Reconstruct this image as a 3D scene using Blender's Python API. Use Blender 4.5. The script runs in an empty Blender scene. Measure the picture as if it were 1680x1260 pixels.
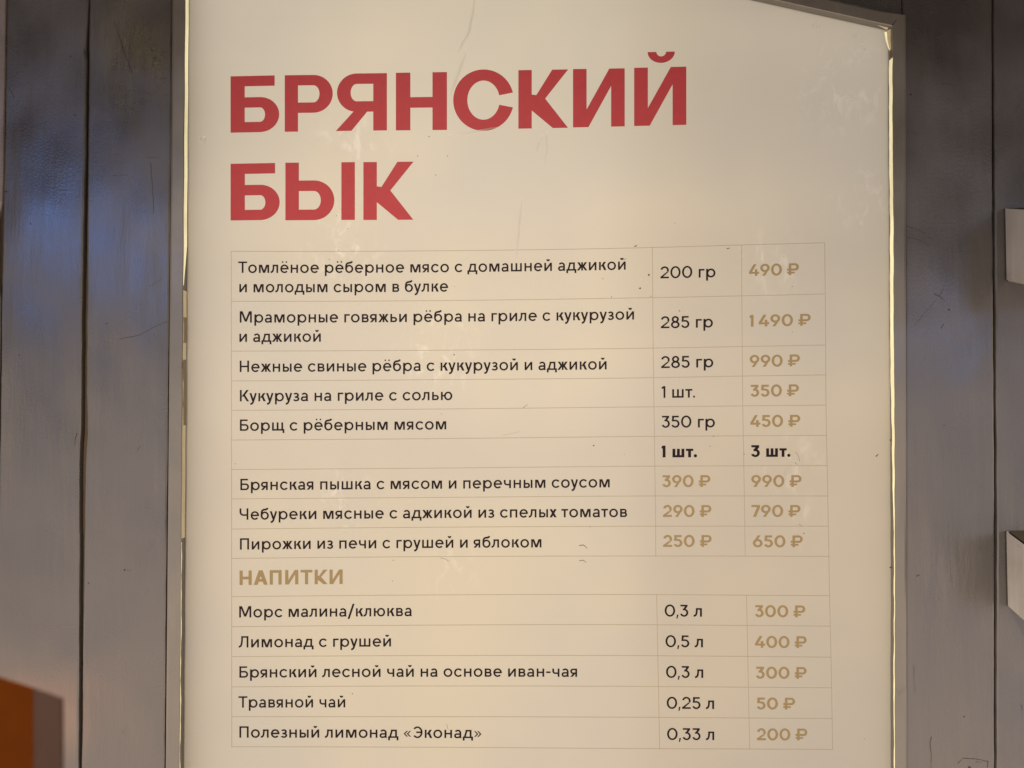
import bpy, bmesh, math, random
from math import sin, cos, pi, radians, sqrt
from mathutils import Vector, Matrix
random.seed(7)
S = bpy.context.scene
COL = S.collection

# ------------------------------------------------------------------ camera
CAM = Vector((0.00799, -0.77511, 0.09817))
RT = Vector((0.99956154, 0.0283955, -0.0083922))
DN = Vector((-0.00891999, 0.01851197, -0.99978885))
FW = Vector((-0.02823415, 0.99942534, 0.01875715))
FPX = 1262.0
cd = bpy.data.cameras.new('camera'); cam = bpy.data.objects.new('camera', cd); COL.objects.link(cam)
m = Matrix((( RT.x, -DN.x, -FW.x, CAM.x), (RT.y, -DN.y, -FW.y, CAM.y), (RT.z, -DN.z, -FW.z, CAM.z), (0, 0, 0, 1)))
cam.matrix_world = m
cd.sensor_width = 36.0; cd.lens = FPX / 1680 * 36; cd.clip_start = 0.01; cd.clip_end = 50
S.camera = cam
cd.dof.use_dof = True; cd.dof.focus_distance = 0.775; cd.dof.aperture_fstop = 6.0

def ray(u, v):
    return FW + RT * ((u - 840) / FPX) + DN * ((v - 630) / FPX)
def P(u, v, y=0.0):
    """point of the plane at depth y that the photograph shows at (u, v)"""
    d = ray(u, v); return CAM + d * ((y - CAM.y) / d.y)

# ------------------------------------------------------------------ world and lamps
S.view_settings.view_transform = 'Standard'; S.view_settings.look = 'None'
S.view_settings.exposure = 0; S.view_settings.gamma = 1
W = bpy.data.worlds.new('World'); S.world = W; W.use_nodes = True
nt = W.node_tree; nt.nodes.clear()
wo = nt.nodes.new('ShaderNodeOutputWorld'); bg = nt.nodes.new('ShaderNodeBackground')
tc = nt.nodes.new('ShaderNodeTexCoord'); sp = nt.nodes.new('ShaderNodeSeparateXYZ'); cr = nt.nodes.new('ShaderNodeValToRGB')
mr = nt.nodes.new('ShaderNodeMapRange'); mr.inputs[1].default_value = -0.7; mr.inputs[2].default_value = 0.7
nt.links.new(tc.outputs['Generated'], sp.inputs[0]); nt.links.new(sp.outputs[2], mr.inputs[0]); nt.links.new(mr.outputs[0], cr.inputs[0])
e = cr.color_ramp.elements
e[0].position = 0.0; e[0].color = (1.25, 1.07, 0.93, 1)
e[1].position = 1.0; e[1].color = (0.004, 0.003, 0.002, 1)
for p_, c_ in ((0.25, (1.18, 1.03, 0.93, 1)), (0.48, (0.84, 0.80, 0.80, 1)), (0.60, (0.30, 0.29, 0.30, 1)), (0.69, (0.075, 0.068, 0.058, 1)), (0.80, (0.006, 0.005, 0.003, 1))):
    x = e.new(p_); x.color = c_
# a room of many small coloured lights: soft bluish and brownish patches
ns = nt.nodes.new('ShaderNodeTexNoise'); ns.inputs['Scale'].default_value = 4.2; ns.inputs['Detail'].default_value = 2
nt.links.new(tc.outputs['Generated'], ns.inputs['Vector'])
tr = nt.nodes.new('ShaderNodeValToRGB'); q_ = tr.color_ramp.elements
q_[0].position = 0.40; q_[0].color = (0.50, 0.60, 0.80, 1); q_[1].position = 0.58; q_[1].color = (1.55, 1.27, 0.98, 1)
nt.links.new(ns.outputs[0], tr.inputs[0])
mm = nt.nodes.new('ShaderNodeMix'); mm.data_type = 'RGBA'; mm.blend_type = 'MULTIPLY'; mm.inputs[0].default_value = 1.0
nt.links.new(cr.outputs[0], mm.inputs[6]); nt.links.new(tr.outputs[0], mm.inputs[7])
nt.links.new(mm.outputs[2], bg.inputs[0]); bg.inputs[1].default_value = 1.08
nt.links.new(bg.outputs[0], wo.inputs[0])

def lamp(name, loc, target, sx, sy, power, color):
    ld = bpy.data.lights.new(name, 'AREA'); ld.shape = 'RECTANGLE'; ld.size = sx; ld.size_y = sy
    ld.energy = power; ld.color = color
    o = bpy.data.objects.new(name, ld); COL.objects.link(o); o.location = loc
    o.rotation_euler = (Vector(target) - Vector(loc)).to_track_quat('-Z', 'Y').to_euler()
    return o
def mirror(u, v, L):
    """where an added lamp goes, L metres off the wall, whose reflection in the paint shows at (u, v)"""
    p = P(u, v, L); return Vector((p.x, -L, p.z))
def spot(name, loc, target, power, color, size, blend, soft):
    ld = bpy.data.lights.new(name, 'SPOT'); ld.energy = power; ld.color = color
    ld.spot_size = radians(size); ld.spot_blend = blend; ld.shadow_soft_size = soft
    o = bpy.data.objects.new(name, ld); COL.objects.link(o); o.location = loc
    o.rotation_euler = (Vector(target) - Vector(loc)).to_track_quat('-Z', 'Y').to_euler()
spot('key_lamp', (-0.45, -1.2, 1.40), (0.10, 0, -0.62), 320.0, (1.0, 0.845, 0.68), 46, 1.0, 0.03)
# box light behind the film; nested lamps added to brighten left and top
lamp('box_light', (0.021, 0.022, -0.02), (0.021, 0, -0.02), 0.726, 1.30, 1.44, (0.98, 0.922, 0.765))
for w_ in (0.16, 0.30, 0.44): lamp('box_light', (-0.330 + w_ / 2, 0.036, 0.10), (-0.330 + w_ / 2, 0, 0.10), w_, 1.10, 0.66 * w_, (1.0, 0.92, 0.72))
for h_ in (0.20, 0.36, 0.56): lamp('box_light', (0.017, 0.03, 0.63 - h_ / 2), (0.017, 0, 0.63 - h_ / 2), 0.73, h_, 0.23 * h_, (1.0, 0.91, 0.76))
b = mirror(175, 385, 1.2); lamp('added_blue_lamp', b, (b.x, 0, b.z), 0.36, 0.15, 1.0, (0.14, 0.36, 1.0))  # unseen, added for the blue reflection in the left planks
t_ = P(1740, 1250); spot('warm_lamp', (t_.x - .25, -.9, t_.z + .35), t_, 7.0, (1.0, 0.72, 0.36), 13, 0.35, 0.02)
b = mirror(45, 1175, 0.15); lamp('added_orange_lamp', b, (b.x, 0, b.z), 0.14, 0.08, 0.045, (1.0, 0.34, 0.10))  # unseen, added for the reddish glow on the wall around the box
b = mirror(1498, 545, 1.2); lamp('added_blue_lamp', b, (b.x, 0, b.z), 0.14, 0.14, 0.26, (0.22, 0.42, 1.0))  # unseen, added to tint the right stile and plank blue
b = mirror(266, 112, 0.55); lamp('added_gold_lamp', b, (b.x, 0, b.z), 0.025, 0.13, 0.035, (1.0, 0.72, 0.25))  # unseen, added for gold highlights on the plank by the left stile

# ------------------------------------------------------------------ materials
class N:
    def __init__(s, name):
        s.m = bpy.data.materials.new(name); s.m.use_nodes = True; s.t = s.m.node_tree; s.t.nodes.clear()
        s.out = s.n('OutputMaterial'); s.b = s.n('BsdfPrincipled'); s.l(s.b.outputs[0], s.out.inputs[0])
        s.co = s.n('TexCoord').outputs['Object']
    def n(s, k, **kw):
        x = s.t.nodes.new('ShaderNode' + k)
        for a, v in kw.items(): setattr(x, a, v)
        return x
    def l(s, a, b): s.t.links.new(a, b)
    def set(s, inp, v): s.b.inputs[inp].default_value = v
    def noise(s, scale, detail=4, rough=0.55, stretch=(1, 1, 1), loc=(0, 0, 0), dist=0):
        mp = s.n('Mapping'); mp.inputs['Scale'].default_value = stretch; mp.inputs['Location'].default_value = loc
        s.l(s.co, mp.inputs[0]); t = s.n('TexNoise'); t.inputs['Scale'].default_value = scale
        t.inputs['Detail'].default_value = detail; t.inputs['Roughness'].default_value = rough; t.inputs['Distortion'].default_value = dist
        s.l(mp.outputs[0], t.inputs['Vector']); return t.outputs[0]
    def rng(s, v, a, b, c, d, smooth=True):
        x = s.n('MapRange'); x.interpolation_type = 'SMOOTHSTEP' if smooth else 'LINEAR'
        for i, k in enumerate((a, b, c, d)): x.inputs[i + 1].default_value = k
        s.l(v, x.inputs[0]); return x.outputs[0]
    def math(s, op, a, b):
        x = s.n('Math', operation=op)
        for i, k in enumerate((a, b)):
            if isinstance(k, (int, float)): x.inputs[i].default_value = k
            else: s.l(k, x.inputs[i])
        return x.outputs[0]
    def mix(s, f, a, b):
        x = s.n('Mix', data_type='RGBA'); 
        for i, k in ((0, f), (6, a), (7, b)):
            if isinstance(k, (int, float, tuple)): x.inputs[i].default_value = k
            else: s.l(k, x.inputs[i])
        return x.outputs[2]
    def blob(s, c, r):
        x = s.n('VectorMath', operation='DISTANCE'); s.l(s.co, x.inputs[0]); x.inputs[1].default_value = c
        return s.rng(x.outputs['Value'], 0.15 * r, r, 1, 0)
    def bump(s, h, strength, dist, normal=None):
        x = s.n('Bump'); x.inputs['Strength'].default_value = strength; x.inputs['Distance'].default_value = dist
        s.l(h, x.inputs['Height'])
        if normal is not None: s.l(normal, x.inputs['Normal'])
        return x.outputs[0]

def paint(name, col, rough=0.3, coarse=1.0):
    k = N(name)
    n1 = k.noise(9, 4, 0.6); n2 = k.noise(60, 5, 0.65, (1, 1, 0.12)); n3 = k.noise(420, 3, 0.6)
    a = tuple(c * 0.86 for c in col) + (1,); b_ = tuple(min(1, c * 1.14) for c in col) + (1,)
    bc = k.mix(k.rng(n1, 0.3, 0.7, 0, 1), a, b_)
    bc = k.mix(k.math('MULTIPLY', k.rng(n2, 0.5, 0.75, 0, 1), 0.35), bc, tuple(c * 1.7 for c in col) + (1,))
    bc = k.mix(k.rng(k.noise(35, 6, 0.7, loc=(5, 2, 9)), 0.62, 0.72, 0, 0.5), bc, tuple(c * 0.35 for c in col) + (1,))
    k.l(bc, k.b.inputs['Base Color'])
    k.l(k.rng(n1, 0.3, 0.7, rough - 0.05, rough + 0.07), k.b.inputs['Roughness'])
    k.set('IOR', 2.12); k.set('Coat Weight', 0.18); k.set('Coat Roughness', 0.07); k.set('Coat IOR', 1.45)
    bn = k.bump(n2, 0.42 * coarse, 0.0012)
    bn = k.bump(n3, 0.18 * coarse, 0.0006, bn)
    bn = k.bump(k.noise(7, 2, 0.5, (1, 1, 0.6)), 0.9, 0.010, bn)
    k.l(bn, k.b.inputs['Normal']); k.l(bn, k.b.inputs['Coat Normal'])
    return k.m
M = {}
M['plank'] = paint('grey plank paint', (0.040, 0.036, 0.031))
M['pale'] = paint('paler plank paint', (0.15, 0.125, 0.11))
M['ledge'] = paint('ledge paint', (0.36, 0.345, 0.32), 0.45)
M['ledge_top'] = paint('ledge top paint', (0.05, 0.035, 0.02), 0.5)
M['frame'] = paint('frame paint', (0.088, 0.079, 0.060), 0.36, 0.5)
def plain(name, col, rough=0.6, em=None, es=0.0, spec=0.5):
    k = N(name); n1 = k.noise(120, 3)
    k.l(k.mix(n1, tuple(c * 0.85 for c in col) + (1,), tuple(min(1, c * 1.12) for c in col) + (1,)), k.b.inputs['Base Color'])
    k.set('Roughness', rough)
    k.set('Specular IOR Level', 0.05 if rough > .9 else spec)
    if em: k.set('Emission Color', em + (1,)); k.set('Emission Strength', es)
    return k.m
M['backing'] = plain('backing wood', (0.075, 0.052, 0.028), 0.8)
M['crack'] = plain('crack', (0.028, 0.022, 0.017), 0.8)
M['speck'] = plain('speck', (0.05, 0.035, 0.025), 0.8)
M['black'] = plain('black ink', (0.010, 0.006, 0.007), 0.6, spec=0.12)
# coloured inks: emission painted in for box light shining through them
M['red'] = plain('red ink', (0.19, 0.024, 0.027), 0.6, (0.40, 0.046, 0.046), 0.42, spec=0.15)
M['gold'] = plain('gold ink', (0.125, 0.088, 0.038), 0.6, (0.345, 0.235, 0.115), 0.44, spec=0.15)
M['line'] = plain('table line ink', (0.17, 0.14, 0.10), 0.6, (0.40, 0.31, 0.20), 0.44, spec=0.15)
# backlit printed film
SHEET_EM = (0.86, 0.745, 0.565)
def sheet_mat():
    k = N('backlit printed film')
    big = k.noise(4.5, 3, 0.5)
    base = k.mix(k.rng(big, 0.3, 0.7, 0, 1), (0.36, 0.325, 0.285, 1), (0.41, 0.36, 0.28, 1))
    spots = None
    for (u, v, r) in ((575, 235, .055), (560, 400, .06), (720, 580, .06), (1385, 140, .07), (1425, 330, .05), (1300, 760, .05),
                      (740, 940, .04), (1310, 860, .035), (1270, 430, .05), (560, 820, .05)):
        p = P(u, v); x = k.blob(p, r); spots = x if spots is None else k.math('MAXIMUM', spots, x)
    fine = k.rng(k.noise(70, 6, 0.72, (1, 1, .6), dist=.6), 0.50, 0.64, 0, 1)
    sm = k.math('MULTIPLY', fine, spots)
    base = k.mix(k.math('MULTIPLY', sm, 0.42), base, (0.70, 0.65, 0.56, 1))
    fine2 = k.rng(k.noise(180, 5, 0.7, loc=(3, 1, 2)), 0.60, 0.70, 0, 1)
    base = k.mix(k.math('MULTIPLY', k.math('MULTIPLY', fine2, spots), 0.55), base, (0.26, 0.20, 0.14, 1))
    k.l(base, k.b.inputs['Base Color'])
    k.l(k.rng(sm, 0, 1, 0.28, 0.6), k.b.inputs['Roughness'])
    bn = k.bump(k.noise(3.2, 2, 0.4), 0.6, 0.02)
    bn = k.bump(k.noise(500, 2, 0.5), 0.05, 0.0004, bn)
    bn = k.bump(sm, 0.25, 0.0005, bn)
    k.l(bn, k.b.inputs['Normal'])
    tl_ = k.n('BsdfTranslucent'); k.l(k.mix(k.math('MULTIPLY', sm, .4), k.mix(k.rng(big, 0.3, 0.7, 0, 1), (.83, .81, .775, 1), (.91, .865, .785, 1)), (.9, .9, .9, 1)), tl_.inputs[0])
    mx = k.n('MixShader'); mx.inputs[0].default_value = 0.55
    k.l(k.b.outputs[0], mx.inputs[1]); k.l(tl_.outputs[0], mx.inputs[2]); k.l(mx.outputs[0], k.out.inputs[0])
    return k.m
M['sheet'] = sheet_mat()
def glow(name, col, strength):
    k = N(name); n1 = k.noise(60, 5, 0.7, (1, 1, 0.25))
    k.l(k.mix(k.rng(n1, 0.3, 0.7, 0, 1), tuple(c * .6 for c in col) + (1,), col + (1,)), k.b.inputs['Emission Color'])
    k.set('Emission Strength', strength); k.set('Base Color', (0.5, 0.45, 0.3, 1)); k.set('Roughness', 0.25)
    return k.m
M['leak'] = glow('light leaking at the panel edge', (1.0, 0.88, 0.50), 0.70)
M['leak_dim'] = glow('light leaking through tape', (0.50, 0.37, 0.19), 0.30)  # tape and torn corner carry the leak glow as emission
M['tape'] = plain('yellowed tape', (0.25, 0.185, 0.10), 0.4)

# ------------------------------------------------------------------ mesh helpers
def obj(name, bm, mats, parent=None, smooth=False, matrix=None):
    me = bpy.data.meshes.new(name); bm.normal_update(); bm.to_mesh(me); bm.free()
    for x in (mats if isinstance(mats, (list, tuple)) else [mats]): me.materials.append(x)
    if smooth:
        for p in me.polygons: p.use_smooth = True
    o = bpy.data.objects.new(name, me); COL.objects.link(o)
    if parent: o.parent = parent
    return o
def empty(name, label, cat, loc, group=None):
    o = bpy.data.objects.new(name, None); COL.objects.link(o); o.empty_display_size = .05
    o['label'] = label; o['category'] = cat
    if group: o['group'] = group
    return o
def face(bm, pts, mi=0):
    f = bm.faces.new([bm.verts.new(p) for p in pts]); f.material_index = mi; return f
def prism(bm, front, depth, mi=0):
    """front: corners (world, counter-clockwise seen from the camera); extruded by depth along +y"""
    a = [bm.verts.new(p) for p in front]; b = [bm.verts.new(Vector(p) + Vector((0, depth, 0))) for p in front]
    n = len(a); fs = [bm.faces.new(a), bm.faces.new(b[::-1])]
    for i in range(n): fs.append(bm.faces.new((a[i], b[i], b[(i + 1) % n], a[(i + 1) % n])))
    for f in fs: f.material_index = mi
    return fs
def stroke(bm, pts, w0, w1, y, mi=0):
    """thin tapering mark lying on the plane at depth y; pts in photo pixels, widths in metres"""
    q = [P(u, v, y) for u, v in pts]; n = len(q); L = []
    for i in range(n):
        d = (q[min(i + 1, n - 1)] - q[max(i - 1, 0)]).normalized(); nn = Vector((-d.z, 0, d.x))
        t = i / (n - 1); w = (w0 + (w1 - w0) * t) * (0.75 + 0.5 * random.random()) * .5
        L.append((bm.verts.new(q[i] + nn * w), bm.verts.new(q[i] - nn * w)))
    for i in range(n - 1):
        f = bm.faces.new((L[i][0], L[i][1], L[i + 1][1], L[i + 1][0])); f.material_index = mi
def wobble(pts, k, amp):
    out = []
    for i in range(len(pts) - 1):
        (a, b_), (c, d) = pts[i], pts[i + 1]
        for j in range(k):
            t = j / k; out.append((a + (c - a) * t + random.uniform(-amp, amp), b_ + (d - b_) * t + random.uniform(-amp, amp)))
    out.append(pts[-1]); return out
def dot(bm, u, v, r, y, mi=0, sq=1.0):
    c = P(u, v, y); n = 9; ph = random.random() * 6
    face(bm, [c + Vector((cos(ph + i * 2 * pi / n) * r * random.uniform(.7, 1.25), 0, sq * sin(ph + i * 2 * pi / n) * r * random.uniform(.7, 1.25))) for i in range(n)], mi)

# ------------------------------------------------------------------ plank wall
YW = 0.0                      # front of the planks; the film lies at y = 0.002
YF = -0.0085                  # front of the board's frame
YS = 0.0015
wall = empty('plank_wall', 'grey painted wall of upright wooden planks behind the menu board', 'wall', (0, 0, 0))
VT, VB = -330, 1620
def edge(pts):                # (u, v) polyline of a plank edge, densely sampled with small irregularity
    out = []
    v = VT
    while v <= VB:
        for i in range(len(pts) - 1):
            if v <= pts[i + 1][1] or i == len(pts) - 2:
                (a, b_), (c, d) = pts[i], pts[i + 1]
                out.append((a + (c - a) * (v - b_) / (d - b_), v)); break
        v += 13
    return out
def plank(le, re, mats, y=YW, jit=0.35, parent=wall):
    bm = bmesh.new(); R_ = .0022; rows = []
    L, R = edge(le), edge(re)
    rl = rr = 0
    for (a, v), (c, _) in zip(L, R):
        rl = rl * .6 + random.uniform(-jit, jit); rr = rr * .6 + random.uniform(-jit, jit)
        A = P(a + rl, v, y); B = P(c + rr, v, y); B.z = A.z
        k = []
        for (x, yy) in ((A.x, y + .0062), (A.x, y + R_), (A.x + R_ * .3, y + R_ * .3), (A.x + R_, y), (B.x - R_, y), (B.x - R_ * .3, y + R_ * .3), (B.x, y + R_), (B.x, y + .0062)):
            k.append(bm.verts.new((x, yy, A.z)))
        rows.append(k)
    for r0, r1 in zip(rows, rows[1:]):
        for i in range(7): bm.faces.new((r0[i], r1[i], r1[i + 1], r0[i + 1]))
    return bm
p0 = plank([(-170, 0), (-175, 1260)], [(9, 0), (4, 330), (2, 345), (-6, 352), (-7, 470), (0, 482), (-1, 560), (-4, 700), (-14, 1260)], M)
pl0 = obj('plank', p0, M['pale'], wall); pl0['label'] = 'paler plank at the far left edge of the wall'
p1 = plank([(11, 0), (5, 340), (3, 470), (1, 600), (-8, 1260)], [(145, 0), (140.5, 90), (142.5, 100), (140, 240), (136, 420), (133, 700), (130.5, 760), (131, 900), (129, 1260)], M)
def marks(bm, y, items):
    for it in items:
        if it[0] == 's': stroke(bm, wobble(it[1], 5, it[4] if len(it) > 4 else .5), it[2] * .72, it[3] * .6, y, 1)
        else: dot(bm, it[1], it[2], it[3], y, 1, it[4] if len(it) > 4 else 1)
E5 = .00045
marks(p1, YW - .0003, [('s', [(13, 143), (19, 152), (24, 163)], E5, .0002), ('d', 10, 314, .0010), ('d', 115, 93, .0009, .5), ('d', 123, 189, .0008),
    ('s', [(126, 710), (123, 722), (122, 732)], .0006, .0003), ('d', 31, 583, .0005), ('s', [(138, 80), (139, 95)], .0012, .0006), ('d', 50, 367, .0005, 2)])
obj('plank', p1, [M['plank'], M['crack']], wall)
p2 = plank([(146, 0), (143, 300), (141.5, 600), (141, 640), (142, 680), (142.5, 715), (140, 755), (139, 800), (137, 950), (133, 1260)], [(283, 0), (279, 420), (274, 840), (270, 1260)], M)
it = [('s', [(187, 36), (196, 62), (206, 92), (216, 118)], .0004, .0006), ('s', [(199, 66), (203, 80)], .0003, .0003),
    ('s', [(247, 268), (250, 310), (252, 350)], .0005, .0005), ('s', [(196, 556), (212, 553), (230, 549), (250, 538), (274, 527)], .0004, .0005),
    ('s', [(243, 471), (256, 464), (268, 455)], .0003, .0002), ('d', 175, 531, .0012, .35), ('s', [(186, 288), (210, 287)], .0003, .0002),
    ('s', [(225, 739), (231, 731)], .0004, .0002), ('d', 204, 935, .0009), ('s', [(208, 936), (215, 936)], .0003, .0002), ('d', 145, 957, .0007),
    ('s', [(241, 259), (262, 258)], .0003, .0004)]
for i in range(46):
    u = random.triangular(232, 276, 268); v = random.triangular(60, 190, 95)
    it.append(('s', [(u, v), (u + random.uniform(-9, 9), v + random.uniform(-4, 4))], random.uniform(.0002, .0006), .0002, .8))
marks(p2, YW - .0003, it)
obj('plank', p2, [M['plank'], M['crack']], wall)
p3 = plank([(1480, 0), (1484, 420), (1484, 1260)], [(1628.5, 0), (1630, 400), (1632.5, 800), (1632.5, 1260)], M)
it = [('s', [(1544, 137), (1565, 138)], .0003, .0003), ('d', 1494, 155, .0010), ('s', [(1488, 371), (1503, 375), (1518, 383)], .0003, .0002),
    ('s', [(1488, 388), (1508, 394), (1524, 401)], .0003, .0002), ('s', [(1532, 481), (1541, 486), (1551, 494)], .0008, .0003), ('s', [(1541, 486), (1549, 472)], .0004, .0003),
    ('d', 1557, 508, .0010), ('s', [(1548, 532), (1544, 539)], .0008, .0005), ('s', [(1500, 534), (1525, 505), (1536, 492)], .0002, .0002),
    ('s', [(1504, 945), (1509, 943)], .0011, .0004), ('d', 1582, 1176, .0008), ('s', [(1528, 1209), (1526, 1220), (1528, 1240), (1528, 1262)], .0007, .0003),
    ('s', [(1500, 1092), (1500, 1110), (1501, 1135)], .0003, .0002), ('s', [(1579, 1244), (1598, 1245), (1621, 1249)], .0005, .0007, .6), ('s', [(1621, 1249), (1620, 1262)], .0005, .0004),
    ('s', [(1571, 1253), (1579, 1245)], .0005, .0003), ('s', [(1601, 1250), (1612, 1251)], .0004, .0002), ('d', 1591, 1259, .0016, .6), ('d', 1549, 698, .0006)]
marks(p3, YW - .0003, it)
obj('plank', p3, [M['plank'], M['crack']], wall)
bm = bmesh.new(); q = [P(u, v, YW) for u, v in ((1478.5, 30), (1478.5, VT), (100, VT), (100, -255))]
q = [P(1478.5, VT, YW), P(286, VT, YW), P(286, -240, YW), P(1455, 20, YW), P(1478.5, 33, YW)]
prism(bm, q, .006); bmesh.ops.recalc_face_normals(bm, faces=bm.faces)
obj('plank', bm, [M['plank'], M['crack']], wall)
p4 = plank([(1630.5, 0), (1632, 400), (1635, 800), (1635, 1260)], [(1800, 0), (1810, 1260)], M)
marks(p4, YW - .0003, [('s', [(1676, 1157), (1677, 1165)], .0006, .0003), ('d', 1660, 401, .0006)])
obj('plank', p4, [M['plank'], M['crack']], wall)
for u0, u1 in ((-200, 288), (1478, 1830)):
    bm = bmesh.new(); a, b_ = P(u0, VT, .006), P(u1, VB, .006)
    prism(bm, [(a.x, .0065, a.z), (a.x, .0065, b_.z), (b_.x, .0065, b_.z), (b_.x, .0065, a.z)], .01)
    obj('backing_board', bm, M['backing'], wall)
bm = bmesh.new(); a, b_ = P(280, VT, .04), P(1490, VB, .04)
prism(bm, [(a.x, .04, a.z), (a.x, .04, b_.z), (b_.x, .04, b_.z), (b_.x, .04, a.z)], .01)
obj('backing_board', bm, M['backing'], wall)

# ------------------------------------------------------------------ sloping ledges at the right
def ledge(u, v0, v1, label):
    a = P(u, v0, YW - .0004); b_ = P(u, v1, YW - .0004)
    t = empty('ledge', label, 'ledge', (0, 0, 0), 'sloping ledges right of the board')
    out, drop, wid = .085, .024, .20
    bm = bmesh.new(); y0, y1 = YW - .0004, YW - out
    vs = [bm.verts.new(q) for q in ((a.x, y0, a.z), (a.x, y0, b_.z), (a.x, y1, b_.z - drop), (a.x, y1, a.z - drop),
          (a.x + wid, y0, a.z), (a.x + wid, y0, b_.z), (a.x + wid, y1, b_.z - drop), (a.x + wid, y1, a.z - drop))]
    for f in ((0, 1, 2, 3), (4, 7, 6, 5), (0, 4, 5, 1), (1, 5, 6, 2), (2, 6, 7, 3)): bm.faces.new([vs[i] for i in f])
    bmesh.ops.bevel(bm, geom=[e_ for e_ in bm.edges if not e_.is_boundary], offset=.0012, segments=2, affect='EDGES')
    for v in range(6): dot(bm, 0, 0, 0.00001, 0)
    bmesh.ops.delete(bm, geom=[v for v in bm.verts if (v.co - P(0, 0, 0)).length < .01], context='VERTS')
    obj('ledge_body', bm, M['ledge'], t)
    bm = bmesh.new()
    prism(bm, [(a.x + .002, y0 - .001, a.z + .0001), (a.x + wid, y0 - .001, a.z + .0001), (a.x + wid, y1 + .002, a.z - drop + .0007), (a.x + .002, y1 + .002, a.z - drop + .0007)], 0.0001)
    obj('ledge_top', bm, M['ledge_top'], t)
ledge(1648, 342, 461, 'upper pale grey ledge sloping out of the wall right of the board')
ledge(1650, 871, 995, 'lower pale grey ledge sloping out of the wall right of the board')

# ------------------------------------------------------------------ menu board
board = empty('menu_board', 'cream backlit menu board in a grey painted wooden frame with slanted top', 'menu board', (0, 0, 0))
VBOT = 1560
# inner edge of the frame front at depth YF, in photo pixels
IL0, IL1 = (303.5, 0), (294, 1260)
def lx(v): return IL0[0] + (IL1[0] - IL0[0]) * v / 1260
def rx(v): return 1464.5 + (4.5) * min(1, max(0, v - 40) / 800)
def stile(pts_in, pts_out, side):
    bm = bmesh.new(); rows = []; B = .003
    for (a, v), (c, _) in zip(pts_in, pts_out):
        A = P(a, v, YF); C = P(c, _, YF); s = 1 if C.x > A.x else -1
        prof = [(A.x, .004), (A.x, YF + .0008), (A.x + s * .0006, YF), (C.x - s * B, YF), (C.x - s * B * .3, YF + B * .3), (C.x, YF + B), (C.x, .02)]
        rows.append([bm.verts.new((x, y, A.z + (C.z - A.z) * (x - A.x) / (C.x - A.x))) for x, y in prof])
    for r0, r1 in zip(rows, rows[1:]):
        for i in range(6):
            bm.faces.new((r0[i], r0[i + 1], r1[i + 1], r1[i]) if side > 0 else (r0[i + 1], r0[i], r1[i], r1[i + 1]))
    obj('stile', bm, M['frame'], board, smooth=False)
vs = [-330 + i * 14 for i in range(136)]
stile([(lx(v) + .25 * sin(v * .05), v) for v in vs], [(281 - .0088 * v, v) for v in vs], -1)
vs = [42.4] + [56 + i * 14 for i in range(110)]
stile([(rx(v) + .3 * sin(v * .021) + .2 * sin(v * .09), v) for v in vs], [(1488 + .0012 * v, v if v > 60 else (50 if v > 50 else 22)) for v in vs], 1)
# slanted top rail, mitred to the right stile
bm = bmesh.new(); rows = []
SL = (42 - 1.5) / (1462.0 - 1280)
for i in range(60):
    u = 1464.5 - i * 22
    a_ = P(u, 1.5 + (u - 1280) * SL, YF); up = P(u + (24 if i == 0 else 0), 1.5 + (u - 1280) * SL - 21.5 + (4.5 if i == 0 else 0), YF)
    d = up - a_
    if i == 0: up = P(1488, 22, YF); d = up - a_
    prof = [(0, .004), (0, YF + .0008), (.04, YF), (.86, YF), (.96, YF + .001), (1, YF + .003), (1, .02)]
    rows.append([bm.verts.new((a_.x + d.x * t, y, a_.z + d.z * t)) for t, y in prof])
for r0, r1 in zip(rows, rows[1:]):
    for k in range(6): bm.faces.new((r0[k], r0[k + 1], r1[k + 1], r1[k]))
stroke(bm, [(1463.5, 42), (1467, 37), (1471, 32)], .0012, .0004, YF - .0002, 1)
obj('top_rail', bm, [M['frame'], M['crack']], board)

# the printed film
sheet_bm = bmesh.new()
o_l = lambda v: P(lx(v) - 3, v, YS); NR = 60
tl = [(u, 1.5 + (u - 1280) * SL - 4) for u in [1470 - i * 20 for i in range(60)]]
outline = [P(u, v, YS) for u, v in tl if u > 285] + [P(285, VBOT, YS), P(1474, VBOT, YS)]
from mathutils.geometry import delaunay_2d_cdt
PT, EDG, HGT = [], [], {}
def chain(pts, closed=False):
    b0 = len(PT)
    for p, h in pts:
        if h: HGT[len(PT)] = h
        PT.append(Vector((p.x, p.z)))
    n = len(pts); EDG.extend((b0 + i, b0 + i + 1) for i in range(n - 1))
    if closed: EDG.append((b0 + n - 1, b0))
chain([(p, 0) for p in outline], True)
def ridge(pts, w, h):
    """crease of the film: a low fold following pts"""
    q = [P(u, v, YS) for u, v in wobble(pts, 4, .5)]; n = len(q); L = []
    for i in range(n):
        d = (q[min(i + 1, n - 1)] - q[max(i - 1, 0)]).normalized(); nn = Vector((-d.z, 0, d.x)); t = min(1, 3 * min(i, n - 1 - i) / (n - 1))
        ww = w * (.35 + .65 * t) / 2
        L.append([(q[i] + nn * k * ww, h * t * z) for k, z in ((1, 0), (.5, .55), (0, 1), (-.5, .5), (-1, 0))])
    for k in range(5): chain([r[k] for r in L])
ridge([(781, -30), (776, 20), (769, 55), (756, 78), (750, 90)], .0028, .0016)
ridge([(766, 80), (760, 100), (747, 135), (737, 160)], .0032, .0015)
ridge([(856, 322), (852, 360), (848, 400), (847, 428)], .0034, .0016)
ridge([(900, 214), (896, 225), (897, 245), (894, 275)], .0022, .0010)
ridge([(891, 220), (884, 235), (879, 252)], .0022, .0010)
ridge([(735, 222), (780, 216), (830, 206)], .0022, .0010)
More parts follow.
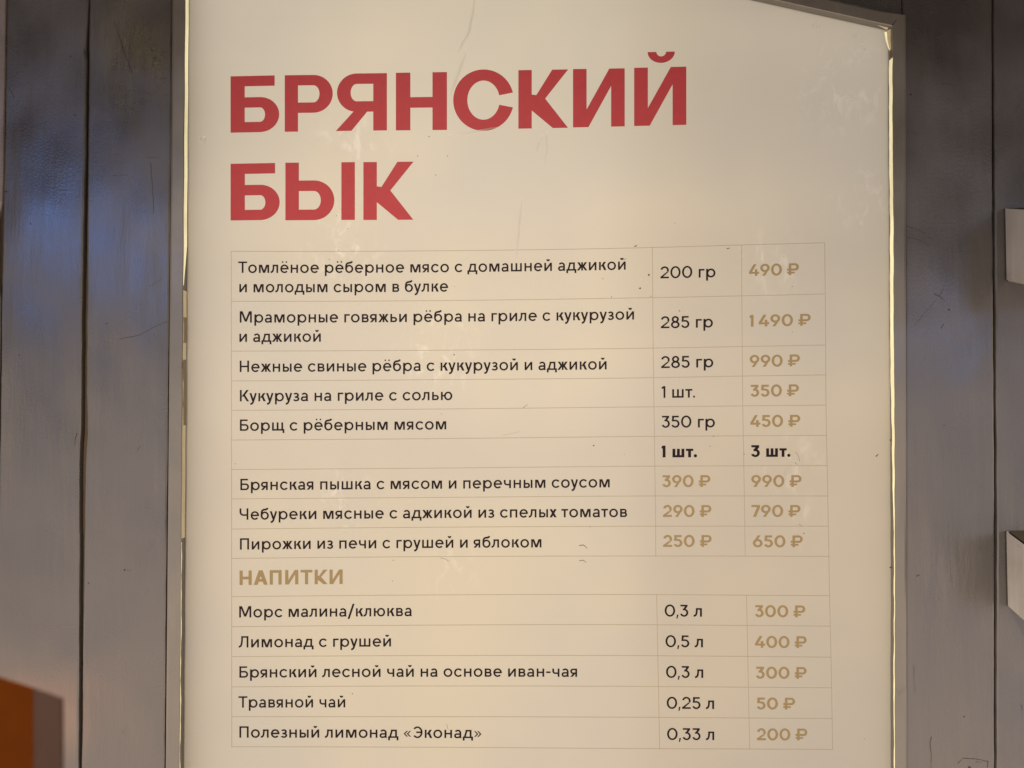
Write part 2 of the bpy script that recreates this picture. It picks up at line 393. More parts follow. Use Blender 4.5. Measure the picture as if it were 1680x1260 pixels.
def ring(u, v, r, h):
    c = P(u, v, YS); n = 20
    for k, z in ((.35, 0), (.6, 1), (.8, 1), (1.15, 0)):
        chain([(c + Vector((cos(2 * pi * i / n) * r * k, 0, sin(2 * pi * i / n) * r * k * 1.1)), h * z) for i in range(n)], True)
ring(332, 229, .0035, .0008); ring(1337, 43, .0030, .0007); ring(1416, 80, .0028, .0009); ring(1402, 60, .0024, .0006); ring(345, 711, .0012, .0005)
cv, ce, cf, ov, oe, of_ = delaunay_2d_cdt(PT, EDG, [], 1, 1e-6)
sv = []
for p, src in zip(cv, ov):
    sv.append(sheet_bm.verts.new((p.x, YS - max([HGT.get(k, 0) for k in src] or [0]), p.y)))
sheet_bm.verts.index_update()
for f in cf:
    f = sheet_bm.faces.new([sv[k] for k in f]); f.normal_update()
    if f.normal.y > 0: f.normal_flip()
    f.smooth = any(HGT.get(x, 0) for v in f.verts for x in ov[v.index])
specks = [(704, 224, 1.3), (685, 256, 1.2), (734, 256, 1.2), (715, 287, 1.2), (746, 470, .7), (1050, 473, 2.2), (1064.5, 451, 2.3), (989, 457, .9), (1003, 487, 1),
    (1115, 510, 1.2), (1068, 486, 1), (745, 582, 1.6), (555, 410, 1.1), (1221, 745, 1), (1165, 732, 1), (1171, 715.5, 1.3), (1319, 875, 1.4), (386, 761, 1), (645, 919, 1),
    (644, 953, 1), (578, 1138, 1), (299, 1039, 1.4), (1418, 1212, .8), (974, 731, 1.6), (300, 1164, 1.1), (1461, 722, 1.8), (552, 354, .9), (570, 375, .9), (1108, 366, .8),
    (1461, 931, 2), (1300, 545, .8), (1345, 43, .7), (1193, 408, 1.1), (724, 679, .8), (968, 865, .8), (1024, 745, .8), (1300, 470, .9), (650, 436, .8), (540, 426, .9)]
for u, v, r in specks: dot(sheet_bm, u, v, r * .00045, YS - .0003, 1)
for pts, w in (([(950, 895), (957, 894), (961, 897), (963, 900)], .0007), ([(950, 920), (957, 919), (962, 923)], .0006), ([(1041, 404.5), (1045, 402.5)], .0010), ([(1193, 408), (1197, 407)], .0007),
               ([(1437, 749), (1441, 745)], .0010), ([(733, 1188), (734, 1194), (736, 1198)], .00025), ([(1023, 426), (1028, 424)], .0004), ([(858, 669), (866, 663)], .0003),
               ([(1305, 741), (1310, 748), (1312, 757)], .0003), ([(1304, 758), (1308, 763)], .0005), ([(1311, 860), (1317, 864)], .0004), ([(825, 714), (840, 711), (852, 708)], .00018),
               ([(722, 915), (730, 917), (737, 921)], .0003), ([(720, 600), (724, 612)], .00015)):
    stroke(sheet_bm, pts, w, w * .6, YS - .0003, 1)
sheet = obj('printed_sheet', sheet_bm, [M['sheet'], M['speck']], board)

# strips on the inner reveals, emission painted in for light leaking past the film
def slit(name, f_u, vrange, y0f, y1f, mat, off, parent=board):
    """strip standing in the reveal, from depth y0f(v) to y1f(v)"""
    bm = bmesh.new(); L = []
    v = vrange[0]
    while v <= vrange[1]:
        A = P(f_u(v), v, YF); x = A.x + off
        L.append((bm.verts.new((x, y0f(v), A.z)), bm.verts.new((x, y1f(v), A.z)))); v += 6
    for a, b2 in zip(L, L[1:]): bm.faces.new((a[0], a[1], b2[1], b2[0]) if off > 0 else (a[1], a[0], b2[0], b2[1]))
    o = obj(name, bm, mat, parent); return o
rj = lambda v, s, a: a * (sin(v * .11 + s) + .7 * sin(v * .037 + 2 * s) + .5 * sin(v * .29 + s))
inner_r = lambda v: rx(v) + .3 * sin(v * .021) + .2 * sin(v * .09)
inner_l = lambda v: lx(v) + .25 * sin(v * .05)
wr = lambda v: 1.0 if v < 640 else max(.30, 1 - (v - 640) / 230 * .7)
slit('leak_glow', inner_r, (94, 1300), lambda v: YF + .0006 + rj(v, 1, .00016), lambda v: YF + .0006 + .0072 * wr(v) + rj(v, 2, .0003), M['leak'], -.0003)
slit('leak_glow', inner_l, (-60, 470), lambda v: YF + .0006, lambda v: YF + .0006 + .0072 * (1 if v < 400 else max(.15, 1 - (v - 400) / 80)), M['leak'], .0003)
slit('leak_glow', inner_l, (890, 1300), lambda v: YF + .0004, lambda v: YF + .0016 + rj(v, 1, .0004), M['leak'], .0003)
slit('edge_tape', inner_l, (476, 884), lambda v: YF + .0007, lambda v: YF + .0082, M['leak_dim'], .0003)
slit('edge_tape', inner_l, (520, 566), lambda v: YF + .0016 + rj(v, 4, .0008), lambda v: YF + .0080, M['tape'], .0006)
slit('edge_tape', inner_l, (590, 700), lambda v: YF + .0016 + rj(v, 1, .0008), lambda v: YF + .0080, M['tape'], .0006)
# torn corner at the top right
def flap(name, pts, y0, y1, mat):
    bm = bmesh.new(); n = len(pts)
    vsq = [bm.verts.new(P(u, v, y0 + (y1 - y0) * (i % 2))) for i, (u, v) in enumerate(pts)]
    c = bm.verts.new(sum((x.co for x in vsq), Vector()) / n + Vector((0, -.0006, 0)))
    for i in range(n): bm.faces.new((c, vsq[i], vsq[(i + 1) % n]))
    bmesh.ops.recalc_face_normals(bm, faces=bm.faces)
    obj(name, bm, mat, board)
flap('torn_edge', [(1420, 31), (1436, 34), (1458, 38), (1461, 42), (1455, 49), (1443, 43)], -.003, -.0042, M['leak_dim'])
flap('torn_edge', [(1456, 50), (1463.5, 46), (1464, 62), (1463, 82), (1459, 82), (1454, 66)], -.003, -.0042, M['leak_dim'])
flap('leak_glow', [(1451, 53), (1455, 52), (1456, 66), (1460, 84), (1457.5, 80), (1453, 66)], -.0044, -.0050, M['leak'])
flap('leak_glow', [(1421, 31), (1440, 33), (1457, 37.5), (1456, 39.5), (1438, 35.5)], -.0044, -.0050, M['leak'])
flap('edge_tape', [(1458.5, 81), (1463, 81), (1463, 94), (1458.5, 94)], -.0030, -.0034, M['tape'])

# ------------------------------------------------------------------ box standing close to the lens, lower left
M['orange'] = plain('orange card', (0.060, 0.014, 0.0004), 0.95)
M['orange_side'] = plain('brown card side', (0.045, 0.027, 0.022), 0.95)
box = empty('cardboard_box', 'dark orange cardboard box with a brown side, blurred in the lower left corner', 'box', (0, 0, 0))
def slab(name, c, mat):
    bm = bmesh.new(); prism(bm, [P(*q) for q in c], .0012); bmesh.ops.recalc_face_normals(bm, faces=bm.faces); obj(name, bm, mat, box)
yb = -.47
slab('front_panel', [(-260, 1030, yb), (-260, 1600, yb), (55, 1600, yb), (55, 1131, yb)], M['orange'])
slab('side_panel', [(55.3, 1131, yb - .0002), (55.3, 1600, yb - .0002), (103, 1600, yb - .012), (101, 1147, yb - .012)], M['orange_side'])

# ------------------------------------------------------------------ table lines (photo measurements of the printed grid)
H_ = [  # (x, y) samples of each horizontal line
 [(380, 412.3), (720, 411.4), (1060, 406.3), (1217, 401.9), (1353, 398.3)],
 [(380, 494.2), (720, 493.1), (1060, 488.4), (1217, 485.4), (1353, 482.2)],
 [(380, 576.0), (720, 574.5), (1060, 571.2), (1217, 568.5), (1354, 566.0)],
 [(380, 625.0), (720, 622.8), (1060, 619.7), (1217, 617.0), (1355, 615.0)],
 [(380, 673.2), (720, 671.0), (1060, 667.5), (1217, 665.9), (1355.5, 664.6)],
 [(380, 721.9), (720, 719.5), (1060, 716.0), (1217, 715.0), (1356.5, 714.3)],
 [(380, 770.3), (720, 767.9), (1060, 764.8), (1217, 764.2), (1357, 763.9)],
 [(380, 818.5), (720, 816.0), (1060, 813.7), (1217, 813.6), (1358, 813.7)],
 [(380, 868.0), (720, 864.9), (1060, 863.3), (1217, 863.2), (1359, 863.3)],
 [(380, 916.2), (720, 913.1), (1060, 912.2), (1217, 912.3), (1360, 912.8)],
 [(380, 979.0), (720, 976.0), (1060, 975.5), (1217, 976.4), (1361, 977.3)],
 [(380, 1028.2), (720, 1025.5), (1060, 1025.0), (1217, 1026.1), (1362.3, 1027.2)],
 [(380, 1077.4), (720, 1075.5), (1060, 1075.7), (1217, 1076.9), (1363.3, 1078.2)],
 [(380, 1127.0), (720, 1125.4), (1060, 1126.2), (1217, 1127.3), (1364.3, 1128.5)],
 [(380, 1175.8), (720, 1175.8), (1060, 1176.8), (1217, 1177.9), (1365.2, 1179.0)],
 [(380, 1225.1), (720, 1226.0), (1060, 1228.2), (1217, 1228.8), (1366, 1229.4)]]
V_ = [[(379.3, 412), (379.8, 800), (380.2, 1226)],
      [(1070.4, 405), (1071.6, 570), (1072.9, 668), (1075, 813), (1075.9, 912)], [(1077.3, 975), (1079.3, 1076), (1082.2, 1228)],
      [(1216.6, 402), (1217.7, 570), (1218.6, 668), (1220.3, 764), (1222.6, 912)], [(1224.9, 977), (1227.8, 1128), (1230, 1229)],
      [(1353, 398), (1354.6, 568), (1355.2, 664), (1357, 763), (1359.5, 890), (1361, 977), (1363.3, 1076), (1366, 1230)]]
def fit(pts, x, deg=2):
    """smooth value through the samples (local quadratic Lagrange on the nearest three)"""
    n = len(pts); i = min(range(n), key=lambda k: abs(pts[k][0] - x)); i = min(max(i, 1), n - 2)
    (a, A), (b2, B), (c, C) = pts[i - 1:i + 2]
    q1 = A*(x-b2)*(x-c)/((a-b2)*(a-c)) + B*(x-a)*(x-c)/((b2-a)*(b2-c)) + C*(x-a)*(x-b2)/((c-a)*(c-b2))
    return q1
def blend(pts, x):
    n = len(pts)
    if n == 3: return fit(pts, x)
    for k in range(n - 1):
        if x <= pts[k + 1][0] or k == n - 2:
            t = (x - pts[k][0]) / (pts[k + 1][0] - pts[k][0])
            def q(i):
                i = min(max(i, 1), n - 2); (a, A), (b2, B), (c, C) = pts[i - 1:i + 2]
                return A*(x-b2)*(x-c)/((a-b2)*(a-c)) + B*(x-a)*(x-c)/((b2-a)*(b2-c)) + C*(x-a)*(x-b2)/((c-a)*(c-b2))
            return q(k) * (1 - t) + q(k + 1) * t
def hy(i, x): return blend(H_[i], x)
YL = YS - .00015
bm = bmesh.new(); LW = .00052
def ribbon(bm, q, w, vert):
    L = []
    for p in q:
        o = Vector((w / 2, 0, 0)) if vert else Vector((0, 0, w / 2)); L.append((bm.verts.new(p - o), bm.verts.new(p + o)))
    for a, b2 in zip(L, L[1:]):
        f = bm.faces.new((a[0], b2[0], b2[1], a[1]) if not vert else (a[0], a[1], b2[1], b2[0]))
for i, h in enumerate(H_):
    x0, x1 = h[0][0] - .5, h[-1][0]
    ribbon(bm, [P(x0 + (x1 - x0) * k / 40, hy(i, x0 + (x1 - x0) * k / 40), YL) for k in range(41)], LW, False)
for vl in V_:
    s = [(y, x) for x, y in vl]; y0, y1 = s[0][0], s[-1][0]
    ribbon(bm, [P(blend(s, y0 + (y1 - y0) * k / 30), y0 + (y1 - y0) * k / 30, YL - .00003) for k in range(31)], LW, True)
for f in bm.faces:
    f.normal_update()
    if f.normal.y > 0: f.normal_flip()
obj('table_grid', bm, M['line'], sheet)

# ------------------------------------------------------------------ lettering
# every glyph is built from strokes: w = thickness of upright strokes, h = of level ones; 700 = cap height, 507 = x-height
X = 507
def R(x0, y0, x1, y1): return [[(x0, y0), (x1, y0), (x1, y1), (x0, y1)]]
def Q(*p): return [list(p)]
def D(x0, y0, x1, y1, t): return [[(x0, y0), (x0 + t, y0), (x1 + t, y1), (x1, y1)]]
def A(cx, cy, rx_, ry_, a0, a1, w, h, n=None):
    n = n or max(4, int(abs(a1 - a0) / 7.5)); out = []
    pt = lambda a, k: (cx + (rx_ - w * k) * cos(radians(a)), cy + (ry_ - h * k) * sin(radians(a)))
    for i in range(n):
        a, b2 = a0 + (a1 - a0) * i / n, a0 + (a1 - a0) * (i + 1) / n
        out.append([pt(a, 1), pt(a, 0), pt(b2, 0), pt(b2, 1)])
    return [('strip', out)]
def O(cx, cy, rx_, ry_, w, h): return A(cx, cy, rx_, ry_, 0, 360, w, h)
def PATH(pts, w):
    L = []; n = len(pts)
    for i in range(n):
        a = pts[max(0, i - 1)]; b2 = pts[min(n - 1, i + 1)]; dx, dy = b2[0] - a[0], b2[1] - a[1]; l = sqrt(dx*dx + dy*dy)
        L.append(((pts[i][0] - dy / l * w / 2, pts[i][1] + dx / l * w / 2), (pts[i][0] + dy / l * w / 2, pts[i][1] - dx / l * w / 2)))
    return [('strip', [[L[i][1], L[i + 1][1], L[i + 1][0], L[i][0]] for i in range(n - 1)])]
def bez(p0, p1, p2, p3, n=10):
    return [tuple((1-t)**3*a + 3*(1-t)**2*t*b2 + 3*(1-t)*t*t*c + t**3*d for a, b2, c, d in zip(p0, p1, p2, p3)) for t in [i / n for i in range(n + 1)]]
def bowl(x0, xr, y0, y1, w, h):      # D-shaped bowl open to the left: level strokes and a half round
    r = (y1 - y0) / 2; rxx = min(r * 1.02, xr - x0); c = xr - rxx
    return R(x0, y0, c, y0 + h) + R(x0, y1 - h, c, y1) + A(c, (y0 + y1) / 2, rxx, r, -90, 90, w, h)
def breve(cx, y0, y1, rr, w): return A(cx, y1, rr, y1 - y0, 180, 360, w, w * .95)
def g(ch, w, h):
    """-> strokes, ink width, left bearing, right bearing"""
    t = w * 1.13
    r_, s_ = 50, 80
    bold = w > 120
    if ch == 'о': return O(270, 253, 270, 266, w, h), 540, r_, r_
    if ch == 'а': return (A(226, 327, 205, 192, 0, 152, w, h) + R(431 - w, 0, 431, 328) + R(150, 292 - h, 431 - w + 2, 292) + A(152, 141, 152, 152, 90, 270, w, h)
                          + A(152, 141, 279, 152, -90, -2, w, h) + R(431 - w * .55, 0, 446, h * .55)), 446, 45, 60
    if ch == 'б': return O(253, 240, 253, 252, w, h) + PATH(bez((w / 2, 240), (w / 2, 470), (60, 590), (230, 610)) + bez((230, 610), (330, 622), (400, 628), (432, 712))[1:], w), 507, r_, r_ - 5
    if ch == 'в': return R(0, 0, w, X) + bowl(w, 402, X / 2 - h * .42, X, w * .95, h) + bowl(w, 428, 0, X / 2 + h * .5, w, h), 428, s_, 48
    if ch == 'г': return R(0, 0, w, X) + R(w, X - h, 340, X), 340, s_, 18
    if ch == 'д': return (R(0, 0, 620, h) + R(0, -150, w, 1) + R(620 - w, -150, 620, 1) + R(165, X - h, 530, X) + R(530 - w, h, 530, X - h)
                          + Q((72, h), (72 + w * 1.02, h), (165 + w * .98, X - h), (165, X - h))), 620, 12, 18
    if ch in 'её':
        b2 = 213; a0 = math.degrees(math.asin((b2 - 253) / 266))
        k = A(262, 253, 262, 266, a0, 318, w, h) + R(w * .5, b2, 524 - w * .4, b2 + h)
        if ch == 'ё': k = k + [[(262 + dx + 50 * cos(i * pi / 6), 672 + 50 * sin(i * pi / 6)) for i in range(12)] for dx in (-115, 115)]
        return k, 524, r_, 42
    if ch == 'ж':
        c = 325
        return (R(c - w / 2, 0, c + w / 2, X) + D(0, 0, c - w * 1.15, 275, t * 1.12) + D(20, X, c - w * 1.15, 235, t * 1.12)
                + D(650 - t * 1.12, 0, c + w * 1.15 - t * 1.12, 275, t * 1.12) + D(630 - t * 1.12, X, c + w * 1.15 - t * 1.12, 235, t * 1.12)
                + R(c - w * 1.1, 235, c + w * 1.1, 235 + h * .6)), 650, 15, 15
    if ch == 'з': return (A(190, 372, 180, 147, -90, 155, w, h) + A(188, 143, 206, 155, -155, 90, w, h) + R(105, 298 - h, 192, 298 - 2) + R(105, 226, 190, 227 + h * .75)), 394, 28, 42
    if ch in 'ий':
        k = R(0, 0, w, X) + R(474 - w, 0, 474, X) + Q((w, 0), (w, w * 1.55), (474 - w, X), (474 - w, X - w * 1.55))
        if ch == 'й': k = k + breve(237, 598, 722, 112, w * .92)
        return k, 474, s_, s_
    if ch == 'к': return R(0, 0, w, X) + D(435 - t * 1.15, X, w * .9, 235 - 15, t * 1.15) + D(454 - t * 1.15, 0, w * 1.6, 300, t * 1.15), 454, s_, 10
    if ch == 'л': return R(474 - w, 0, 474, X) + R(128, X - h, 474 - w, X) + PATH([(128 + w / 2, X - h + 2)] + bez((128 + w / 2, X - h), (118 + w / 2, 170), (150, 40), (0, h / 2 - 2))[1:], w * .95), 474, 6, s_
    if ch == 'м': return R(0, 0, w, X) + R(637 - w, 0, 637, X) + D(w * .55, X, 318.5 - t * .52, 0, t * 1.0) + D(637 - w * .55 - t, X, 318.5 - t * .48, 0, t * 1.0), 637, s_, s_
    if ch == 'н': return R(0, 0, w, X) + R(460 - w, 0, 460, X) + R(w, 225, 460 - w, 225 + h), 460, s_, s_
    if ch == 'п': return R(0, 0, w, X) + R(454 - w, 0, 454, X) + R(w, X - h, 454 - w, X), 454, s_, s_
    if ch == 'р': return R(0, -196, w, X) + O(285, 253, 263, 266, w, h), 548, s_ - 5, r_
    if ch == 'с': return A(268, 253, 268, 266, 38, 322, w, h), 500, r_, 26
    if ch == 'т': return R(0, X - h, 420, X) + R(210 - w / 2, 0, 210 + w / 2, X - h), 420, 18, 18
    if ch == 'у': return D(0, X, 232 - t * .55, 22, t) + PATH([(462 - t * .5, X), (232, -10)] + bez((232, -10), (195, -100), (165, -165), (55, -158), 8)[1:], w), 462, 8, 8
    if ch == 'х': return D(0, 0, 440 - t * 1.2, X, t * 1.2) + D(440 - t * 1.2, 0, 0, X, t * 1.2), 440, 10, 10
    if ch == 'ч': return R(440 - w, 0, 440, X) + R(0, 345, w, X) + A(190, 345, 190, 172, 180, 270, w, h) + R(190, 173, 440 - w, 173 + h), 440, 65, s_
    if ch == 'ш': return R(0, 0, w, X) + R(340 - w / 2, h, 340 + w / 2, X) + R(680 - w, 0, 680, X) + R(w, 0, 680 - w, h), 680, s_, s_
    if ch == 'щ': return R(0, 0, w, X) + R(340 - w / 2, h, 340 + w / 2, X) + R(680 - w, h, 680, X) + R(w, 0, 755, h) + R(755 - w, -150, 755, 1), 755, s_, 20
    if ch == 'ь': return R(0, 0, w, X) + bowl(w, 415, 0, 318, w, h), 415, s_, 48
    if ch == 'ы': return R(0, 0, w, X) + bowl(w, 395, 0, 318, w, h) + R(548 - w, 0, 548, X), 548, s_, s_
    if ch == 'ю': return R(0, 0, w, X) + R(w, 225, 210, 225 + h) + O(445, 253, 255, 266, w, h), 700, s_, r_
    if ch == 'я':
        bl = [[(420 - x, y) for x, y in (q)] for q in R(w, 0, 1, 1)][:0]
        r = (X - 175) / 2; c = r
        return R(420 - w, 0, 420, X) + R(c, X - h, 420 - w, X) + R(c, 175, 420 - w, 175 + h) + A(c, (X + 175) / 2, r, r, 90, 270, w, h) + D(0, 0, 205 - w * .4, 178, t * 1.15), 420, 22, s_
    # capitals
    if ch == 'Т': return R(0, 700 - h, 560, 700) + R(280 - w / 2, 0, 280 + w / 2, 700 - h), 560, 25, 12 if not bold else 20
    if ch == 'М': return R(0, 0, w, 700) + R(745 - w, 0, 745, 700) + D(w * .45, 700, 372 - t * .5, 60, t) + D(745 - w * .45 - t, 700, 372 - t * .5, 60, t), 745, 85, s_
    if ch == 'Н': return R(0, 0, w, 700) + R(575 - w, 0, 575, 700) + R(w, 350 - h * .6, 575 - w, 350 + h * .4), 575, 85, 85
    if ch == 'К':
        if bold: return (R(0, 0, w, 700) + Q((w, 310), (w + .78 * w, 310), (608, 700), (412, 700)) + Q((w, 405), (w, 215), (420, 0), (605, 0), (w * 2 - 5, 362), (w * 1.9, 388))), 608, 85, 10
        return R(0, 0, w, 700) + D(540 - t * 1.15, 700, w * .9, 300, t * 1.15) + D(566 - t * 1.15, 0, w * 1.6, 390, t * 1.15), 566, 85, 8
    if ch == 'Б': return R(0, 0, w, 700) + R(w, 700 - h, 508 if bold else 470, 700) + bowl(w, 560 if bold else 535, 0, 435 if bold else 415, w, h), 560 if bold else 535, 85, 40
    if ch == 'Ч': return R(540 - w, 0, 540, 700) + R(0, 480, w, 700) + A(235, 480, 235, 240, 180, 270, w, h) + R(235, 240, 540 - w, 240 + h), 540, 62, 85
    if ch == 'П': return R(0, 0, w, 700) + R(560 - w, 0, 560, 700) + R(w, 700 - h, 560 - w, 700), 560, 85, 85
    if ch == 'Л': return R(590 - w, 0, 590, 700) + R(150, 700 - h, 590 - w, 700) + PATH([(150 + w / 2, 700 - h + 2)] + bez((150 + w / 2, 700 - h), (145 + w / 2, 230), (165, 40), (0, h / 2 - 2))[1:], w * .95), 590, 10, 85
    if ch == 'Э': return A(300, 350, 310, 362, -140, 140, w, h) + R(225, 350 - h / 2, 610 - w * .6, 350 + h / 2), 610, 40, 50
    if ch == 'А': return D(0, 0, 330 - t * .55, 700, t * 1.1) + D(660 - t * 1.1, 0, 330 - t * .55, 700, t * 1.1) + R(145, 150, 515, 150 + h), 660, 12, 12
    if ch == 'И' or ch == 'Й':
        dd = w * 1.16
        k = R(0, 0, w, 700) + R(620 - w, 0, 620, 700) + Q((w, 0), (w + 22, 0), (620 - w, 490), (620 - w, 700), (620 - w - 22, 700), (w, 212))
        if ch == 'Й': k = k + A(322, 885, 162, 133, 180, 360, 105, 78)
        return k, 620, 85, 85
    if ch == 'Р': return R(0, 0, w, 700) + bowl(w, 590, 232, 700, w, h), 590, 85, 40
    if ch == 'Я':
        r = 234
        return (R(610 - w, 0, 610, 700) + R(r, 700 - h, 610 - w, 700) + R(r, 232, 610 - w, 232 + h) + A(r + 14, 466, r, r, 90, 270, w, h) + Q((0, 0), (186, 0), (385, 245), (235, 262))), 610, 20, 85
    if ch == 'С': return A(350, 350, 350, 368, 14, 346, w, h * 1.04), 690, 45, 30
    if ch == 'Ы': return R(0, 0, w, 700) + bowl(w, 590, 0, 482, w, h) + R(675, 0, 675 + w, 700), 675 + w, 85, 85
    # figures
    k6 = 14 if not bold else 16
    if ch == '0': W0 = 600 if not bold else 640; return O(W0 / 2, 350, W0 / 2, 362, w, h), W0, 42, 42
    if ch == '1': return R(230 - w, 0, 230, 700) + Q((0, 560), (0, 560 + h * .35 + 30), (230 - w, 700), (230 - w, 700 - w * 1.15), (40, 560 - 30)), 230, 25, 70
    if ch == '2':
        x = 500 if not bold else 530; rr = 245 if not bold else 260
        return A(x / 2, 712 - rr * .92, rr, rr * .92, -32, 170, w, h) + Q((0, h * .9), (w * 1.35, h * .9), (x / 2 + (rr - 0) * .86, 712 - rr * .92 - rr * .50), (x / 2 + (rr - w) * .82, 712 - rr * .92 - rr * .46)) + R(0, 0, x, h), x, 42, 40
    if ch == '3':
        x = 480 if not bold else 525; r1 = (x / 2); c = r1
        return (A(c, 230, r1, 242, -160, 90, w, h) + R(30, 700 - h, x - 40, 700) + Q((c - w * .75, 472 - h * 1.0), (c + w * .35, 472 - h * .9), (x - 40, 700 - h * .95), (x - 40 - w * 1.35, 700 - h * .95)) + R(c - w * .65, 472 - h, c + 4, 472)), x, 30, 42
    if ch == '4': x = 590 if bold else 540; return R(0, 130, x, 130 + h) + R(x - 105 - w, 0, x - 105, 470 if not bold else 395) + Q((0, 130 + h), (w * 1.2, 130 + h), (x - 105 - w * .35, 700), (x - 105 - w * 1.45, 700)) , x, 20, 28
    if ch == '5':
        x = 490 if not bold else 535; c = x / 2
        return A(c, 228, c, 240, -158, 108, w, h) + R(55, 700 - h, x - 45, 700) + Q((40, 365), (40 + w, 385), (62 + w, 700 - h), (62, 700 - h)) + R(42, 368, c - 20, 368 + h * .75), x, 30, 42
    if ch == '6': x = 560; return O(x / 2, 235, x / 2, 247, w, h) + Q((w * .18, 300), (w * 1.05, 300), (x * .5 + w * 1.12, 700), (x * .5 - w * .02, 700)), x, 38, 38
    if ch == '7': x = 500; return R(0, 700 - h, x, 700) + D(95, 0, x - w * 1.18, 700 - h + 1, w * 1.18), x, 22, 15
    if ch == '8': return O(255, 518, 208, 194, w, h) + O(255, 197, 252, 209, w, h), 510, 38, 38
    if ch == '9': x = 560; return O(x / 2, 465, x / 2, 247, w, h) + Q((x - w * .18, 400), (x - w * 1.05, 400), (x * .5 - w * 1.12, 0), (x * .5 + w * .02, 0)), x, 38, 38
    if ch == '₽': return R(95, 0, 95 + w, 700) + bowl(95 + w, 690, 265, 700, w, h) + R(0, 265, 96, 265 + h) + R(0, 95, 440, 95 + h * .85), 690, 15, 20
    if ch == '.': return [[(60 + 60 * cos(i * pi / 6), 52 + 60 * sin(i * pi / 6)) for i in range(12)]] if not bold else [[(95 + 95 * cos(i * pi / 6), 88 + 95 * sin(i * pi / 6)) for i in range(12)]], 120 if not bold else 190, 20, 40
    if ch == ',': return Q((30, 110), (125, 110), (68, -120), (5, -120)), 125, 25, 45
    if ch == '/': return D(0, -150, 310, 780, t), 310 + t, 5, 5
    if ch == '-': return R(0, 232, 265, 232 + h), 265, 40, 40
    if ch in '«»':
        k = []
        for dx in (0, 185):
            k += [[(dx, 255), (dx + 165, 430), (dx + 165 + 92, 430), (dx + 92, 255)], [(dx, 255), (dx + 92, 255), (dx + 257, 80), (dx + 165, 80)]]
        if ch == '»': k = [[(442 - x, y) for x, y in q] for q in k]
        return k, 442, 45, 45
    raise KeyError(ch)
SPACE = 255
def layout(text, w, h, track=0):
    x = 0; out = []; first = True
    for i, ch in enumerate(text):
        if ch == ' ': x += SPACE if not (text[max(0, i - 1)] == '1' and text[i + 1:i + 2] == '4') else 205; continue
        if ch == '~': x += 90; continue
        st, wd, l, r = g(ch, w, h)
        if not first: x += l
        first = False
        out.append((st, x)); x += wd; end = x; x += r + track
    return out, end
def place(bm, st, fx, fy, layer):
    """strokes -> faces; each stroke a hair above the previous one"""
    for s in st:
        polys = s[1] if isinstance(s, tuple) else [s]
        for q in polys:
            pts = []
            for x, y in q:
                u, v = fx(x, y), fy(x, y); pts.append(P(u, v, YS - .0002 - layer[0] * .000012))
            try:
                f = bm.faces.new([bm.verts.new(p) for p in pts]); f.normal_update()
                if f.normal.y > 0: f.normal_flip()
            except ValueError: pass
        layer[0] = layer[0] + 1 if layer[0] < 9 else 0
def write(name, text, x0, x1, row, t, cap, w, h, mat, track=0):
    out, end = layout(text, w, h, track); sx = (x1 - x0) / end; sy = cap / 700
    base = lambda u: hy(row, u) + t * (hy(row + 1, u) - hy(row, u))
    bm = bmesh.new(); lay = [0]
    for st, off in out:
        uc = x0 + (off + 250) * sx
        place(bm, st, lambda x, y: x0 + (off + x) * sx, lambda x, y: base(x0 + (off + x) * sx) - y * sy, lay)
    return obj(name, bm, mat, sheet)
RW, RH = 111, 96
dishes = [('Томлёное рёберное мясо с домашней аджикой', 390.7, 1026.5, 0, .431), ('и молодым сыром в булке', 392.6, 735.2, 0, .82),
    ('Мраморные говяжьи рёбра на гриле с кукурузой', 393.3, 1040.2, 1, .428), ('и аджикой', 392.7, 526.3, 1, .816),
    ('Нежные свиные рёбра с кукурузой и аджикой', 393.3, 995.2, 2, .70), ('Кукуруза на гриле с солью', 393.6, 742.1, 3, .697),
    ('Борщ с рёберным мясом', 393.6, 732.1, 4, .692), ('Брянская пышка с мясом и перечным соусом', 394.3, 1000.3, 6, .705),
    ('Чебуреки мясные с аджикой из спелых томатов', 393, 1028.8, 7, .694), ('Пирожки из печи с грушей и яблоком', 393.7, 888.3, 8, .704),
    ('Морс малина/клюква', 392.4, 675.5, 10, .697), ('Лимонад с грушей', 391.6, 641.5, 11, .697),
    ('Брянский лесной чай на основе иван-чая', 392.7, 946.8, 12, .697), ('Травяной чай', 391.3, 566.4, 13, .697), ('Полезный лимонад «Эконад»', 392.7, 789.8, 14, .697)]
for tx, x0, x1, row, t in dishes: write('dish_name', tx, x0, x1, row, t, 18.6, RW, RH, M['black'])
portions = [('200 гр', 1083.5, 1173.8, 0, .62), ('285 гр', 1084.2, 1169.6, 1, .61), ('285 гр', 1084.6, 1170.2, 2, .682), ('1 шт.', 1085.3, 1140.3, 3, .698), ('350 гр', 1085.3, 1172.9, 4, .707),
    ('0,3 л', 1090.4, 1151.6, 10, .72), ('0,5 л', 1091.8, 1153.3, 11, .717), ('0,3 л', 1092.7, 1153.8, 12, .712), ('0,25 л', 1093.8, 1171.6, 13, .717), ('0,33 л', 1094.4, 1171.8, 14, .717)]
for tx, x0, x1, row, t in portions: write('portion', tx, x0, x1, row, t, 19.3, RW, RH, M['black'])
for tx, x0, x1, row, t in (('1 шт.', 1085.3, 1143.6, 5, .708), ('3 шт.', 1231.8, 1296.8, 5, .705)): write('count_heading', tx, x0, x1, row, t, 19.3, 165, 128, M['black'], -10)
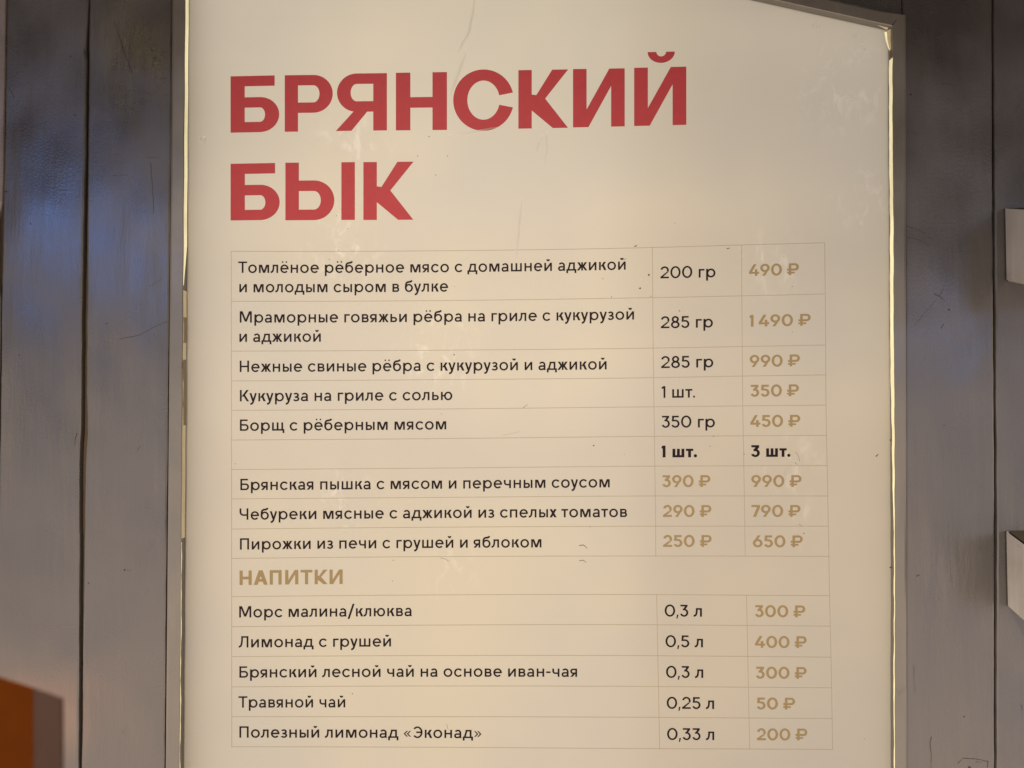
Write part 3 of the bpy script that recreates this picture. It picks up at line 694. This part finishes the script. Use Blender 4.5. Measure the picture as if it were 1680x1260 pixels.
prices = [('490 ₽', 1229, 1310.6, 0, .614), ('1 490 ₽', 1229.6, 1330, 1, .612), ('990 ₽', 1230, 1312.3, 2, .695), ('350 ₽', 1230.8, 1310.7, 3, .692), ('450 ₽', 1231, 1312.8, 4, .703),
    ('390 ₽', 1086.1, 1165.4, 6, .70), ('290 ₽', 1087.7, 1167, 7, .692), ('250 ₽', 1088, 1167.4, 8, .692), ('990 ₽', 1232.6, 1315, 6, .70), ('790 ₽', 1232.8, 1313.2, 7, .69), ('650 ₽', 1235.2, 1317, 8, .70),
    ('300 ₽', 1238.2, 1321.1, 10, .716), ('400 ₽', 1238.7, 1323.3, 11, .714), ('300 ₽', 1239.8, 1323.3, 12, .714), ('50 ₽', 1241, 1304.4, 13, .714), ('200 ₽', 1241.8, 1324.4, 14, .714)]
for tx, x0, x1, row, t in prices: write('price', tx, x0, x1, row, t, 19.2, 148, 116, M['gold'])
write('section_heading', 'НАПИТКИ', 393, 562.1, 9, .696, 23.6, 148, 124, M['gold'])
# title: each letter at its measured place
def title(name, letters):
    bm = bmesh.new()
    for ch, xl, xr, tl_, tr_, bl_, br_ in letters:
        st, wd, _, _ = g(ch, 163, 128)
        fx = lambda x, y: xl + (xr - xl) * x / wd
        def fy(x, y):
            k = x / wd; bt = bl_ + (br_ - bl_) * k; tt = tl_ + (tr_ - tl_) * k; return bt + (tt - bt) * y / 700
        place(bm, st, fx, fy, [0])
    obj(name, bm, M['red'], sheet)
s = 3.938
c1 = lambda L: [(ch, 360 + a / s, 360 + b2 / s, 60 + t0 / s, 60 + t1 / s, 60 + b0 / s, 60 + b1 / s) for ch, a, b2, t0, t1, b0, b1 in L]
c2 = lambda L: [(ch, 740 + a / s, 740 + b2 / s, 60 + t0 / s, 60 + t1 / s, 60 + b0 / s, 60 + b1 / s) for ch, a, b2, t0, t1, b0, b1 in L]
title('title_line', c1([('Б', 72, 386, 257, 250, 621, 615), ('Р', 422, 732, 250, 246, 615, 612), ('Я', 752, 1082, 240, 236, 610, 606), ('Н', 1140, 1470, 234, 229, 606, 603)])
      + c2([('С', 14, 400, 223, 221, 600, 598), ('К', 435, 757, 217, 212, 595, 589), ('И', 788, 1122, 210, 205, 587, 580), ('Й', 1183, 1520, 202, 194, 578, 570)]))
title('title_line', c1([('Б', 72, 389, 822, 816, 1188, 1184), ('Ы', 426, 875, 815, 811, 1187, 1184), ('К', 930, 1254, 811, 808, 1185, 1183)]))
